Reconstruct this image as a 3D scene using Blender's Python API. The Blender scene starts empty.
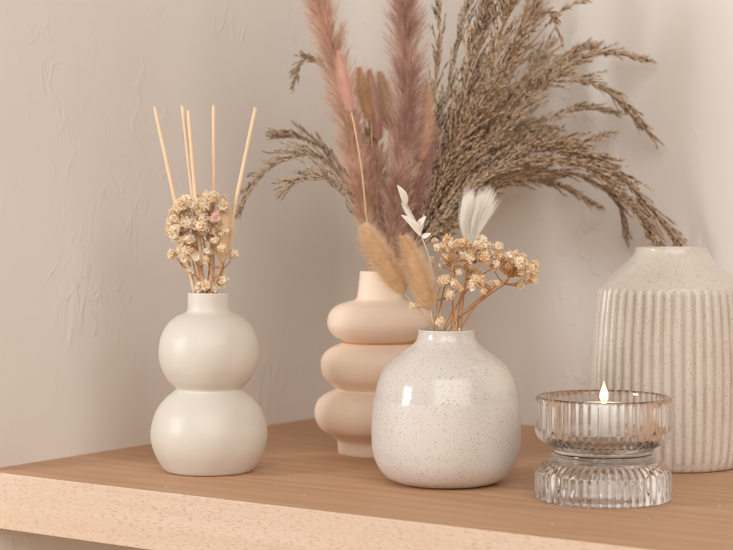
import bpy, math, random
import numpy as np
from mathutils import Vector, Matrix

random.seed(7)
rng = np.random.default_rng(11)
scene = bpy.context.scene
COL = scene.collection
R = math.radians

# ------------------------------------------------------------------ camera model
F, CX, CY, HOR = 1850.0, 366.5, 275.0, 205.0
PITCH = math.atan((CY - HOR) / F)
CP, SP = math.cos(PITCH), math.sin(PITCH)

def ray(px, py):
    a, b = (px - CX) / F, (CY - py) / F
    return np.array([a, CP + b * SP, -SP + b * CP])

CAM_H = -ray(603, 498)[2] * 1.215

def G(px, py, z=0.0):
    d = ray(px, py)
    s = (z - CAM_H) / d[2]
    return np.array([0, 0, CAM_H]) + d * s

def P(px, py, Y):
    d = ray(px, py)
    return np.array([0, 0, CAM_H]) + d * (Y / d[1])

def depth(p):
    return p[1] * CP + (CAM_H - p[2]) * SP

# ------------------------------------------------------------------ object helpers
def tag(o, label=None, cat=None, group=None, kind=None):
    if label: o['label'] = label
    if cat: o['category'] = cat
    if group: o['group'] = group
    if kind: o['kind'] = kind
    return o

def thing(name, loc, label, cat, group=None):
    o = bpy.data.objects.new(name, None)
    COL.objects.link(o)
    o.location = Vector(loc)
    o.empty_display_size = 0.02
    return tag(o, label, cat, group, 'thing')

def link(name, me, mat, parent=None, smooth=True, loc=None):
    """mesh given in world coordinates; made local to its parent"""
    o = bpy.data.objects.new(name, me)
    COL.objects.link(o)
    if mat is not None and len(me.materials) == 0:
        me.materials.append(mat)
    if smooth:
        me.polygons.foreach_set('use_smooth', [True] * len(me.polygons))
    if parent is not None:
        o.parent = parent
        off = parent.location
        p = parent.parent
        while p is not None:
            off = off + p.location
            p = p.parent
        me.transform(Matrix.Translation(-off))
    elif loc is not None:
        me.transform(Matrix.Translation(-Vector(loc)))
        o.location = Vector(loc)
    return o

def mesh_np(name, verts, faces):
    """faces: (M,k) int array"""
    me = bpy.data.meshes.new(name)
    verts = np.asarray(verts, dtype=np.float32)
    faces = np.asarray(faces, dtype=np.int32)
    M, k = faces.shape
    me.vertices.add(len(verts))
    me.vertices.foreach_set('co', verts.ravel())
    me.loops.add(M * k)
    me.loops.foreach_set('vertex_index', faces.ravel())
    me.polygons.add(M)
    me.polygons.foreach_set('loop_start', np.arange(0, M * k, k, dtype=np.int32))
    me.update(calc_edges=True)
    return me

def norm(v):
    v = np.asarray(v, float)
    n = np.linalg.norm(v, axis=-1, keepdims=True)
    return v / np.maximum(n, 1e-9)

def perp_frame(t):
    t = norm(t)
    a = np.where(np.abs(t[..., 2:3]) < 0.9, np.array([0, 0, 1.0]), np.array([1.0, 0, 0]))
    u = norm(np.cross(t, a))
    v = np.cross(t, u)
    return u, v

def catmull(pts, n):
    pts = np.asarray(pts, float)
    p = np.vstack([2 * pts[0] - pts[1], pts, 2 * pts[-1] - pts[-2]])
    seg = np.linalg.norm(np.diff(pts, axis=0), axis=1)
    cum = np.concatenate([[0], np.cumsum(seg)])
    s = np.linspace(0, cum[-1], n)
    out = []
    for x in s:
        i = min(np.searchsorted(cum, x, side='right') - 1, len(seg) - 1)
        t = (x - cum[i]) / max(seg[i], 1e-9)
        a, b, c, d = p[i], p[i + 1], p[i + 2], p[i + 3]
        out.append(0.5 * ((2 * b) + (c - a) * t + (2 * a - 5 * b + 4 * c - d) * t * t + (3 * b - a - 3 * c + d) * t ** 3))
    return np.array(out)

class Geo:
    def __init__(self):
        self.v, self.f, self.n = [], [], 0
    def add(self, v, f):
        self.v.append(np.asarray(v, float)); self.f.append(np.asarray(f, int) + self.n); self.n += len(v)
    def ribbons(self, pts, width, taper=None):
        """pts (N,K,3) strands -> flat ribbons"""
        N, K, _ = pts.shape
        tan = norm(pts[:, -1] - pts[:, 0])
        u, w = perp_frame(tan)
        ang = rng.uniform(0, 2 * np.pi, (N, 1))
        side = u * np.cos(ang) + w * np.sin(ang)
        if taper is None:
            taper = np.linspace(1, 0.12, K)
        wd = (np.broadcast_to(np.asarray(width, float), (N,))[:, None] * taper[None, :])[..., None] * 0.5
        L = pts - side[:, None, :] * wd
        Rr = pts + side[:, None, :] * wd
        v = np.stack([L, Rr], axis=2).reshape(N * K * 2, 3)
        base = (np.arange(N) * K * 2)[:, None]
        k = np.arange(K - 1)[None, :] * 2
        a = base + k
        f = np.stack([a, a + 1, a + 3, a + 2], axis=-1).reshape(-1, 4)
        self.add(v, f)
    def spikes(self, base, d, length, width, belly=0.4):
        """pointed grains: four-sided bipyramids (as quads with a repeated corner)"""
        N = len(base)
        d = norm(d)
        u, w = perp_frame(d)
        length = np.broadcast_to(np.asarray(length, float), (N,))[:, None]
        width = np.broadcast_to(np.asarray(width, float), (N,))[:, None]
        m = base + d * length * belly
        rg = [m + u * width / 2, m + w * width / 2, m - u * width / 2, m - w * width / 2]
        tip = base + d * length
        v = np.stack([base] + rg + [tip], axis=1).reshape(-1, 3)
        b = (np.arange(N) * 6)[:, None]
        quads = []
        # pair triangles into quads base-ring_i-tip-ring_{i+1}
        for i in range(4):
            quads.append(np.concatenate([b, b + 1 + i, b + 5, b + 1 + (i + 1) % 4], axis=1))
        self.add(v, np.stack(quads, axis=1).reshape(-1, 4))
    def tube(self, pts, r, sides=6):
        pts = np.asarray(pts, float)
        K = len(pts)
        r = np.broadcast_to(np.asarray(r, float), (K,))
        tan = np.gradient(pts, axis=0)
        tan = norm(tan)
        u0, _ = perp_frame(tan[0])
        us = []
        u = u0
        for i in range(K):
            u = norm(u - tan[i] * np.dot(u, tan[i]))
            us.append(u)
        us = np.array(us)
        ws = np.cross(tan, us)
        a = np.linspace(0, 2 * np.pi, sides, endpoint=False)
        v = pts[:, None, :] + (us[:, None, :] * np.cos(a)[None, :, None] + ws[:, None, :] * np.sin(a)[None, :, None]) * r[:, None, None]
        v = v.reshape(-1, 3)
        f = []
        for i in range(K - 1):
            for j in range(sides):
                f.append([i * sides + j, i * sides + (j + 1) % sides, (i + 1) * sides + (j + 1) % sides, (i + 1) * sides + j])
        v = np.vstack([v, pts[0], pts[-1]])
        n0, n1 = K * sides, K * sides + 1
        for j in range(0, sides, 2):
            f.append([n0, (j + 2) % sides, (j + 1) % sides, j])
            q = (K - 1) * sides
            f.append([n1, q + j, q + (j + 1) % sides, q + (j + 2) % sides])
        self.add(v, f)
    def build(self, name, mat, parent=None, smooth=True, loc=None):
        me = mesh_np(name, np.vstack(self.v), np.vstack(self.f))
        return link(name, me, mat, parent, smooth, loc)

# ------------------------------------------------------------------ material helpers
def new_mat(name):
    m = bpy.data.materials.new(name)
    m.use_nodes = True
    nt = m.node_tree
    for n in list(nt.nodes):
        nt.nodes.remove(n)
    out = nt.nodes.new('ShaderNodeOutputMaterial')
    return m, nt, out

def N(nt, typ, **kw):
    n = nt.nodes.new(typ)
    for k, v in kw.items():
        if k.startswith('i_'):
            key = k[2:].replace('_', ' ')
            n.inputs[key].default_value = v
        else:
            setattr(n, k, v)
    return n

def math_node(nt, op, a, b=None, clamp=False):
    n = nt.nodes.new('ShaderNodeMath'); n.operation = op; n.use_clamp = clamp
    for i, x in enumerate((a, b)):
        if x is None: continue
        if isinstance(x, (int, float)): n.inputs[i].default_value = x
        else: nt.links.new(x, n.inputs[i])
    return n.outputs[0]

def ramp(nt, fac, stops, interp='LINEAR'):
    r = nt.nodes.new('ShaderNodeValToRGB')
    r.color_ramp.interpolation = interp
    e = r.color_ramp.elements
    while len(e) < len(stops): e.new(0.5)
    for el, (p, c) in zip(e, stops):
        el.position = p
        el.color = (*c, 1) if len(c) == 3 else c
    nt.links.new(fac, r.inputs[0])
    return r.outputs[0]

def mixc(nt, fac, a, b):
    m = nt.nodes.new('ShaderNodeMix'); m.data_type = 'RGBA'
    for sock, x in ((m.inputs[0], fac), (m.inputs[6], a), (m.inputs[7], b)):
        if isinstance(x, (int, float)): sock.default_value = x
        elif isinstance(x, tuple): sock.default_value = (*x, 1)
        else: nt.links.new(x, sock)
    return m.outputs[2]

def coords(nt, scale=(1, 1, 1), loc=(0, 0, 0)):
    tc = nt.nodes.new('ShaderNodeTexCoord')
    mp = nt.nodes.new('ShaderNodeMapping')
    mp.inputs['Scale'].default_value = scale
    mp.inputs['Location'].default_value = loc
    nt.links.new(tc.outputs['Object'], mp.inputs[0])
    return mp.outputs[0]

def noise(nt, vec, scale, detail=3, rough=0.5, dist=0.0):
    n = nt.nodes.new('ShaderNodeTexNoise')
    n.inputs['Scale'].default_value = scale
    n.inputs['Detail'].default_value = detail
    n.inputs['Roughness'].default_value = rough
    n.inputs['Distortion'].default_value = dist
    nt.links.new(vec, n.inputs['Vector'])
    return n.outputs['Fac']

def maprange(nt, v, a, b, c=0.0, d=1.0, smooth=False):
    n = nt.nodes.new('ShaderNodeMapRange')
    if smooth: n.interpolation_type = 'SMOOTHSTEP'
    nt.links.new(v, n.inputs[0])
    for i, x in enumerate((a, b, c, d)): n.inputs[i + 1].default_value = x
    return n.outputs[0]

def bump(nt, height, strength, distance, normal=None):
    b = nt.nodes.new('ShaderNodeBump')
    b.inputs['Strength'].default_value = strength
    b.inputs['Distance'].default_value = distance
    nt.links.new(height, b.inputs['Height'])
    if normal is not None: nt.links.new(normal, b.inputs['Normal'])
    return b.outputs[0]

def principled(nt, out, color, rough=0.5, normal=None, **kw):
    p = nt.nodes.new('ShaderNodeBsdfPrincipled')
    if isinstance(color, tuple): p.inputs['Base Color'].default_value = (*color, 1)
    else: nt.links.new(color, p.inputs['Base Color'])
    if isinstance(rough, (int, float)): p.inputs['Roughness'].default_value = rough
    else: nt.links.new(rough, p.inputs['Roughness'])
    if normal is not None: nt.links.new(normal, p.inputs['Normal'])
    for k, v in kw.items():
        p.inputs[k].default_value = v
    nt.links.new(p.outputs[0], out.inputs[0])
    return p

# --- plaster wall
def plaster(name, col, seed):
    m, nt, out = new_mat(name)
    c0 = coords(nt, (1, 1, 1), (seed, seed * 1.7, seed * .3))
    cs = coords(nt, (1, 1, 0.38), (seed * 2, 0, seed))
    def ridges(vec, scale, w, dist):
        n = noise(nt, vec, scale, 2.0, 0.5, dist)
        d = math_node(nt, 'ABSOLUTE', math_node(nt, 'SUBTRACT', n, 0.5))
        return math_node(nt, 'SUBTRACT', 1.0, maprange(nt, d, 0.0, w, 0, 1, True))
    r1 = ridges(cs, 12.0, 0.022, 0.9)
    r2 = ridges(coords(nt, (1.3, 1.3, 0.5), (seed, 3, 1)), 24.0, 0.030, 0.6)
    brk = maprange(nt, noise(nt, coords(nt, (1, 1, .7), (2, 2, 9)), 26.0, 2), 0.46, 0.62, 0, 1, True)
    m1 = maprange(nt, noise(nt, c0, 4.5, 2), 0.50, 0.62, 0, 1, True)
    m2 = maprange(nt, noise(nt, coords(nt, (1, 1, 1), (9 + seed, 2, 4)), 6.0, 2), 0.54, 0.64, 0, 1, True)
    ra = math_node(nt, 'MULTIPLY', math_node(nt, 'MULTIPLY', r1, m1), brk)
    rb = math_node(nt, 'MULTIPLY', math_node(nt, 'MULTIPLY', r2, m2), brk)
    # little flat blobs left by the trowel
    blob = maprange(nt, noise(nt, coords(nt, (1, 1, .8)), 75.0, 1.0, 0.4, 0.4), 0.60, 0.66, 0, 1, True)
    m3 = maprange(nt, noise(nt, coords(nt, (1, 1, 1), (1, 12 + seed, 4)), 7.0, 1), 0.55, 0.66, 0, 1, True)
    rc = math_node(nt, 'MULTIPLY', blob, m3)
    h = math_node(nt, 'ADD', math_node(nt, 'MULTIPLY', ra, 0.8), math_node(nt, 'MULTIPLY', rb, 0.5))
    h = math_node(nt, 'ADD', h, math_node(nt, 'MULTIPLY', rc, 0.5))
    wave = noise(nt, cs, 14.0, 3, 0.55)
    h = math_node(nt, 'ADD', h, math_node(nt, 'MULTIPLY', wave, 1.4))
    fine = noise(nt, c0, 320.0, 3, 0.6)
    h = math_node(nt, 'ADD', h, math_node(nt, 'MULTIPLY', fine, 0.07))
    nm = bump(nt, h, 0.66, 0.0010)
    tone = noise(nt, c0, 5.0, 4, 0.55)
    cc = ramp(nt, tone, [(0.3, tuple(x * 0.97 for x in col)), (0.7, tuple(min(x * 1.02, 1) for x in col))])
    principled(nt, out, cc, 0.62, nm, **{'Specular IOR Level': 0.3})
    return m

# --- beech shelf
def wood_mat(name, lo, mid, hi, streak, fleck, fleck_amt, gstr=1.0):
    m, nt, out = new_mat(name)
    # object x runs along the board
    g = noise(nt, coords(nt, (1.0, 26, 26), (3, 0, 0)), 5.0, 6, 0.62, 0.35)
    base = ramp(nt, g, [(0.30, lo), (0.5, mid), (0.72, hi)])
    g2 = noise(nt, coords(nt, (5, 170, 170)), 6.0, 3, 0.6, 0.1)
    base = mixc(nt, math_node(nt, 'MULTIPLY', maprange(nt, g2, 0.42, 0.72), 0.30 * gstr), base, streak)
    # cathedral figure: wide bent bands
    wv = nt.nodes.new('ShaderNodeTexWave'); wv.wave_type = 'BANDS'; wv.bands_direction = 'Y'
    wv.inputs['Scale'].default_value = 9.0; wv.inputs['Distortion'].default_value = 7.0
    wv.inputs['Detail'].default_value = 3.0; wv.inputs['Detail Scale'].default_value = 1.2
    nt.links.new(coords(nt, (0.35, 1.6, 1.6), (0.3, .2, .1)), wv.inputs['Vector'])
    base = mixc(nt, math_node(nt, 'MULTIPLY', wv.outputs['Fac'], 0.28 * gstr), base, streak)
    # short medullary flecks
    f1 = noise(nt, coords(nt, (190, 1000, 1000), (0, 0, 2)), 1.0, 0.0, 0.5, 0.0)
    f1 = maprange(nt, f1, 0.60, 0.70, 0, 1, True)
    f2 = noise(nt, coords(nt, (330, 1500, 1500), (5, 3, 2)), 1.0, 0.0, 0.5, 0.0)
    f2 = maprange(nt, f2, 0.62, 0.72, 0, 1, True)
    fl = math_node(nt, 'MAXIMUM', f1, math_node(nt, 'MULTIPLY', f2, 0.6))
    base = mixc(nt, math_node(nt, 'MULTIPLY', fl, fleck_amt), base, fleck)
    big = noise(nt, coords(nt, (2.5, 4, 4), (4, 0, 1)), 4.0, 3)
    base = mixc(nt, maprange(nt, big, 0.45, 0.75, 0, 0.4), base, streak)
    h = math_node(nt, 'ADD', math_node(nt, 'MULTIPLY', g2, 0.6), math_node(nt, 'MULTIPLY', fl, -0.3))
    nm = bump(nt, h, 0.35, 0.00015)
    rg = maprange(nt, g2, 0.3, 0.7, 0.46, 0.60)
    principled(nt, out, base, rg, nm, **{'Specular IOR Level': 0.35})
    return m

def ceramic(name, col, rough, fine=500.0, bstr=0.15, coat=0.0, spec=0.5, sss=0.0):
    m, nt, out = new_mat(name)
    c = coords(nt)
    n1 = noise(nt, c, 30.0, 4, 0.6)
    cc = ramp(nt, n1, [(0.3, tuple(x * 0.96 for x in col)), (0.7, tuple(min(1, x * 1.03) for x in col))])
    nf = noise(nt, c, fine, 2, 0.5)
    nm = bump(nt, nf, bstr, 0.0002)
    nm = bump(nt, noise(nt, c, 24.0, 3), 0.3, 0.002, nm)
    p = principled(nt, out, cc, rough, nm, **{'Coat Weight': coat, 'Coat Roughness': 0.12, 'Specular IOR Level': spec})
    if coat > 0: p.inputs['Coat Normal'].default_value = (0, 0, 0)
    return m

def speckled(name, body, glaze, zline=None, lo=0.42, hi=0.10, dots=1.0, zlow=None, density=0.2, ribs=0):
    """stoneware with iron specks; above zline a glossy glaze"""
    m, nt, out = new_mat(name)
    c = coords(nt)
    tc = nt.nodes.new('ShaderNodeTexCoord')
    sep = nt.nodes.new('ShaderNodeSeparateXYZ'); nt.links.new(tc.outputs['Object'], sep.inputs[0])
    if zline is not None:
        wob = noise(nt, c, 40.0, 2)
        zz = math_node(nt, 'ADD', sep.outputs[2], math_node(nt, 'MULTIPLY', wob, 0.004))
        gl = maprange(nt, zz, zline, zline + 0.0025, 0, 1, True)
    else:
        v = nt.nodes.new('ShaderNodeValue'); v.outputs[0].default_value = 1.0
        gl = v.outputs[0]
    base = mixc(nt, gl, body, glaze)
    n1 = noise(nt, c, 22.0, 4, 0.6)
    base = mixc(nt, maprange(nt, n1, 0.35, 0.75, 0, 0.35), base, tuple(x * f for x, f in zip(glaze, (0.88, 0.85, 0.82))))
    if ribs:
        # the colour turns browner down in the grooves
        an = math_node(nt, 'ARCTAN2', sep.outputs[1], sep.outputs[0])
        co_ = math_node(nt, 'COSINE', math_node(nt, 'MULTIPLY', an, float(ribs)))
        gr = maprange(nt, co_, 0.1, -0.9, 0.0, 1.0, True)
        gr = math_node(nt, 'MULTIPLY', gr, maprange(nt, noise(nt, c, 60.0, 3), 0.3, 0.7, 0.35, 0.8))
        gr = math_node(nt, 'MULTIPLY', gr, math_node(nt, 'LESS_THAN', sep.outputs[2], 0.128))
        base = mixc(nt, gr, base, (0.47, 0.385, 0.30))
    def dotlayer(scale, rad, dens, seed):
        vo = nt.nodes.new('ShaderNodeTexVoronoi')
        vo.inputs['Scale'].default_value = scale
        dv = nt.nodes.new('ShaderNodeVectorMath'); dv.operation = 'ADD'
        nt.links.new(coords(nt, (1, 1, 1), (seed, seed, 0)), dv.inputs[0])
        nz = nt.nodes.new('ShaderNodeTexNoise'); nz.inputs['Scale'].default_value = scale * 1.4
        nt.links.new(c, nz.inputs['Vector'])
        ms = nt.nodes.new('ShaderNodeVectorMath'); ms.operation = 'SCALE'; ms.inputs['Scale'].default_value = 0.9 / scale
        nt.links.new(nz.outputs['Color'], ms.inputs[0])
        nt.links.new(ms.outputs[0], dv.inputs[1])
        nt.links.new(dv.outputs[0], vo.inputs['Vector'])
        sepc = nt.nodes.new('ShaderNodeSeparateColor'); nt.links.new(vo.outputs['Color'], sepc.inputs[0])
        keep = math_node(nt, 'LESS_THAN', sepc.outputs[0], dens)
        size = math_node(nt, 'MULTIPLY', math_node(nt, 'ADD', sepc.outputs[1], 0.35), rad)
        inside = maprange(nt, math_node(nt, 'DIVIDE', vo.outputs['Distance'], size), 0.6, 1.0, 1.0, 0.0, True)
        return math_node(nt, 'MULTIPLY', inside, keep), sepc.outputs[2]
    d1, r1 = dotlayer(1000.0, 0.36, density, 0.3)
    d2, r2 = dotlayer(560.0, 0.26, density * 0.5, 1.9)
    sc1 = mixc(nt, r1, (0.33, 0.22, 0.14), (0.16, 0.10, 0.07))
    base = mixc(nt, math_node(nt, 'MULTIPLY', d1, 0.62 * dots), base, sc1)
    base = mixc(nt, math_node(nt, 'MULTIPLY', d2, 0.75 * dots), base, (0.24, 0.15, 0.09))
    rough = maprange(nt, gl, 0, 1, lo, hi)
    fine = noise(nt, c, 420.0, 2, 0.5)
    hh = math_node(nt, 'MULTIPLY', fine, maprange(nt, gl, 0, 1, 1.0, 0.25))
    nm = bump(nt, hh, 0.35, 0.0002)
    nm = bump(nt, noise(nt, c, 45.0, 3), 0.34, 0.002, nm)
    principled(nt, out, base, rough, nm, **{'Specular IOR Level': 0.5})
    return m

def plant(name, cols, rough=0.75, trans=0.35, nscale=40.0, island=0.6, spec=0.2):
    """dry plant matter: colour varies from strand to strand and along the head"""
    m, nt, out = new_mat(name)
    geo = nt.nodes.new('ShaderNodeNewGeometry')
    n = noise(nt, coords(nt), nscale, 2)
    f = math_node(nt, 'ADD', math_node(nt, 'MULTIPLY', geo.outputs['Random Per Island'], island),
                  math_node(nt, 'MULTIPLY', maprange(nt, n, 0.25, 0.75), 1 - island))
    k = len(cols)
    cc = ramp(nt, f, [(i / (k - 1) * 0.8 + 0.1, c) for i, c in enumerate(cols)])
    d = nt.nodes.new('ShaderNodeBsdfPrincipled')
    nt.links.new(cc, d.inputs['Base Color'])
    d.inputs['Roughness'].default_value = rough
    d.inputs['Specular IOR Level'].default_value = spec
    t = nt.nodes.new('ShaderNodeBsdfTranslucent'); nt.links.new(cc, t.inputs[0])
    mx = nt.nodes.new('ShaderNodeMixShader'); mx.inputs[0].default_value = trans
    nt.links.new(d.outputs[0], mx.inputs[1]); nt.links.new(t.outputs[0], mx.inputs[2])
    nt.links.new(mx.outputs[0], out.inputs[0])
    return m

M = {}
M['wall'] = plaster('plaster', (0.775, 0.738, 0.69), 1.9)
M['wood'] = wood_mat('board_face_brown', (0.53, 0.315, 0.18), (0.61, 0.375, 0.225), (0.68, 0.44, 0.28), (0.45, 0.24, 0.13), (0.42, 0.22, 0.12), 0.25, 1.3)  # browner, more saturated colour for the broad faces
M['wood_edge'] = wood_mat('board_edge_pale', (0.655, 0.50, 0.375), (0.69, 0.54, 0.415), (0.72, 0.58, 0.45), (0.72, 0.50, 0.355), (0.50, 0.30, 0.19), 0.5, 0.6)  # paler colour for the front and end faces
M['cream'] = ceramic('cream_matte_ceramic', (0.68, 0.635, 0.56), 0.42, bstr=0.08, spec=0.45)
M['beige'] = ceramic('beige_bisque_ceramic', (0.86, 0.70, 0.565), 0.62, fine=700, bstr=0.25, spec=0.3)
M['crease_bounce'] = ceramic('crease_bounce_orange', (0.62, 0.27, 0.10), 0.5)  # orange of light bouncing inside the crease, painted as colour
M['reed_stick'] = plant('rattan_stick', [(0.72, 0.52, 0.34), (0.84, 0.66, 0.47)], 0.6, 0.0, 60)
M['petal'] = plant('dried_petal', [(0.94, 0.76, 0.53), (0.97, 0.85, 0.67), (0.98, 0.92, 0.80)], 0.8, 0.22, 90, 0.45)
M['petal_orange'] = plant('dried_petal_orange', [(0.92, 0.64, 0.39), (0.96, 0.77, 0.53), (0.98, 0.88, 0.70)], 0.8, 0.22, 60, 0.4)
M['petal_pink'] = plant('dried_petal_pink', [(0.90, 0.62, 0.55), (0.95, 0.74, 0.68)], 0.8, 0.3, 90)
M['twig'] = plant('dried_twig', [(0.50, 0.25, 0.10), (0.66, 0.38, 0.18)], 0.7, 0.0, 120)
M['straw'] = plant('straw_stem', [(0.66, 0.45, 0.26), (0.80, 0.60, 0.38)], 0.6, 0.0, 120)
M['bunny'] = plant('bunny_tail_fluff', [(0.76, 0.56, 0.36), (0.88, 0.70, 0.48), (0.95, 0.84, 0.68)], 0.8, 0.22, 70)
M['bunny_pink'] = plant('pink_fluff', [(0.76, 0.47, 0.38), (0.84, 0.58, 0.49), (0.90, 0.72, 0.62)], 0.8, 0.35, 70)
M['bunny_ochre'] = plant('ochre_fluff', [(0.68, 0.47, 0.28), (0.80, 0.59, 0.38), (0.88, 0.70, 0.48)], 0.8, 0.2, 70)
M['bunny_mauve'] = plant('mauve_fluff', [(0.64, 0.41, 0.34), (0.76, 0.52, 0.43), (0.84, 0.63, 0.53)], 0.8, 0.2, 70)
M['bunny_olive'] = plant('olive_fluff', [(0.66, 0.52, 0.33), (0.78, 0.63, 0.43), (0.86, 0.73, 0.53)], 0.8, 0.2, 70)
M['bunny_apricot'] = plant('apricot_fluff', [(0.76, 0.53, 0.38), (0.86, 0.64, 0.48), (0.92, 0.74, 0.58)], 0.8, 0.2, 70)
M['plume_rose'] = plant('rose_plume', [(0.54, 0.33, 0.24), (0.74, 0.50, 0.38), (0.93, 0.76, 0.62)], 0.8, 0.2, 55, 0.5)
M['plume_mauve'] = plant('mauve_plume', [(0.42, 0.24, 0.20), (0.62, 0.40, 0.33), (0.88, 0.69, 0.58)], 0.8, 0.2, 55, 0.5)
M['grass'] = plant('dry_grass', [(0.72, 0.49, 0.31), (0.84, 0.61, 0.41), (0.93, 0.71, 0.50), (0.98, 0.83, 0.64)], 0.65, 0.15, 30, 0.7, 0.3)
M['grass_pale'] = plant('dry_grass_pale', [(0.70, 0.50, 0.33), (0.84, 0.65, 0.46), (0.94, 0.78, 0.59)], 0.65, 0.15, 30, 0.7, 0.3)
M['grass_stalk'] = plant('grass_stalk', [(0.42, 0.29, 0.18), (0.56, 0.41, 0.27)], 0.6, 0.0, 60)
M['white_fluff'] = plant('white_fluff', [(0.90, 0.85, 0.75), (0.96, 0.93, 0.87), (0.98, 0.96, 0.92)], 0.7, 0.15, 60)
M['white_leaf'] = plant('bleached_leaf', [(0.88, 0.83, 0.74), (0.94, 0.91, 0.85)], 0.55, 0.25, 60)
M['wax'] = ceramic('white_wax', (0.90, 0.87, 0.82), 0.4)
M['wick'] = ceramic('charred_wick', (0.03, 0.025, 0.02), 0.8)

m, nt, out = new_mat('clear_glass')
g = N(nt, 'ShaderNodeBsdfPrincipled')
g.inputs['Base Color'].default_value = (1.0, 1.0, 1.0, 1)
g.inputs['Roughness'].default_value = 0.02
g.inputs['IOR'].default_value = 1.47
g.inputs['Transmission Weight'].default_value = 1.0
nt.links.new(bump(nt, noise(nt, coords(nt), 90.0, 2), 0.05, 0.0006), g.inputs['Normal'])
tr_ = N(nt, 'ShaderNodeBsdfTransparent')
mx_ = N(nt, 'ShaderNodeMixShader'); mx_.inputs[0].default_value = 0.0
nt.links.new(g.outputs[0], mx_.inputs[1]); nt.links.new(tr_.outputs[0], mx_.inputs[2])
nt.links.new(mx_.outputs[0], out.inputs[0])
M['glass'] = m

m, nt, out = new_mat('flame')
e = N(nt, 'ShaderNodeEmission')
tc = N(nt, 'ShaderNodeTexCoord')
sp = N(nt, 'ShaderNodeSeparateXYZ'); nt.links.new(tc.outputs['Object'], sp.inputs[0])
nt.links.new(ramp(nt, maprange(nt, sp.outputs[2], 0.0, 0.0125), [(0.0, (0.55, 0.22, 0.08)), (0.22, (1.0, 0.62, 0.28)), (0.5, (1.0, 0.80, 0.50)), (0.8, (1.0, 0.66, 0.30)), (1.0, (0.9, 0.42, 0.14))]), e.inputs[0])
e.inputs[1].default_value = 1.5
lw = N(nt, 'ShaderNodeBsdfTransparent'); ad = N(nt, 'ShaderNodeAddShader')
nt.links.new(e.outputs[0], ad.inputs[0]); nt.links.new(lw.outputs[0], ad.inputs[1]); nt.links.new(ad.outputs[0], out.inputs[0])
M['flame'] = m

# ------------------------------------------------------------------ the corner: walls and shelf
pL0, pL1 = G(0, 467.5), G(300, 419.3)
pB = G(535, 425.5)
pF0, pF1 = G(0, 472.6), G(655, 549.8)
aL = math.atan2(pL1[1] - pL0[1], pL1[0] - pL0[0])
aF = math.atan2(pF1[1] - pF0[1], pF1[0] - pF0[0])
print('left wall deg', math.degrees(aL), 'front edge deg', math.degrees(aF), 'H', CAM_H)
aB = aF
dB = np.array([math.cos(aB), math.sin(aB), 0])        # along the back wall, to the right
dL = np.array([-dB[1], dB[0], 0])                     # along the left wall, away
nB = -dL                                              # back wall normal, into the place
nL = dB                                               # left wall normal
def isect(p, d, q, e):
    A = np.array([[d[0], -e[0]], [d[1], -e[1]]])
    t = np.linalg.solve(A, (q - p)[:2])
    return p + d * t[0]
pLm = G(60, 458)
corner = isect(pLm, dL, pB, dB)
print('corner', corner, 'px', CX + F * corner[0] / depth(corner))
front_left = isect(pLm, dL, 0.5 * (pF0 + G(300, 508.2)), dB)
shelf_depth = np.dot(front_left - corner, nB)
left_end = isect(pLm, dL, G(-48, 474), nL)            # where the left wall stops, just outside the picture

def box_obj(name, origin, ax, ay, lx, ly, z0, z1, mat, bevel=0.0, segs=3, parent=None):
    """box along ax/ay from origin; local x along ax, so that grain follows it"""
    me = bpy.data.meshes.new(name)
    v = [(x, y, z) for z in (z0, z1) for (x, y) in ((0, 0), (lx, 0), (lx, ly), (0, ly))]
    f = [(0, 3, 2, 1), (4, 5, 6, 7), (0, 1, 5, 4), (1, 2, 6, 5), (2, 3, 7, 6), (3, 0, 4, 7)]
    me.from_pydata(v, [], f)
    me.materials.append(mat)
    if np.cross(ax, ay)[2] < 0:
        me.flip_normals()
    o = bpy.data.objects.new(name, me)
    COL.objects.link(o)
    o.matrix_world = Matrix(((ax[0], ay[0], 0, origin[0]), (ax[1], ay[1], 0, origin[1]), (0, 0, 1, 0), (0, 0, 0, 1)))
    if bevel:
        b = o.modifiers.new('bevel', 'BEVEL'); b.width = bevel; b.segments = segs
    return o

# one plastered wall: left flank, hollow rounded corner, back; its left end is the jamb of the window opening
RC = 0.035
pr2 = [left_end - nL * 0.25, left_end - nL * 0.012]
for a in np.linspace(0, math.pi / 2, 7)[1:-1]:
    c_ = left_end - nL * 0.012 + dL * 0.012
    pr2.append(c_ + nL * 0.012 * math.sin(a) - dL * 0.012 * math.cos(a))
pr2 += [left_end + dL * (0.012 + (np.linalg.norm(corner - left_end) - RC - 0.012) * t) for t in np.linspace(0, 1, 20)]
cc_ = corner - dL * RC + nL * RC
for a in np.linspace(0, math.pi / 2, 12)[1:-1]:
    pr2.append(cc_ - nL * RC * math.cos(a) + dL * RC * math.sin(a))
pr2 += [corner + nL * (RC + (1.4 - RC) * t) for t in np.linspace(0, 1, 40)]
pr2 += [corner + nL * 1.4 + dL * 0.12, corner - nL * 0.25 + dL * 0.12]
zs = np.linspace(-0.5, 1.0, 31)
pr2 = np.array(pr2); K_ = len(pr2)
vv = np.concatenate([np.column_stack([pr2[:, :2], np.full(K_, z)]) for z in zs])
ff = [[a * K_ + b, a * K_ + (b + 1) % K_, (a + 1) * K_ + (b + 1) % K_, (a + 1) * K_ + b] for a in range(len(zs) - 1) for b in range(K_)]
me = mesh_np('wall', vv, ff)
me.flip_normals()
wl = link('wall', me, M['wall'], None, True)
wl.data.polygons.foreach_set('use_smooth', [True] * len(wl.data.polygons))
tag(wl, 'warm white trowelled plaster wall turning a soft corner behind the shelf', kind='structure')
sh = box_obj('shelf', corner - nL * 0.004 + nB * -0.004, dB, nB, 1.15, shelf_depth + 0.004, -0.0405, 0.0, M['wood'], 0.0007, 2)
sh.data.materials.append(M['wood_edge'])
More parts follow.
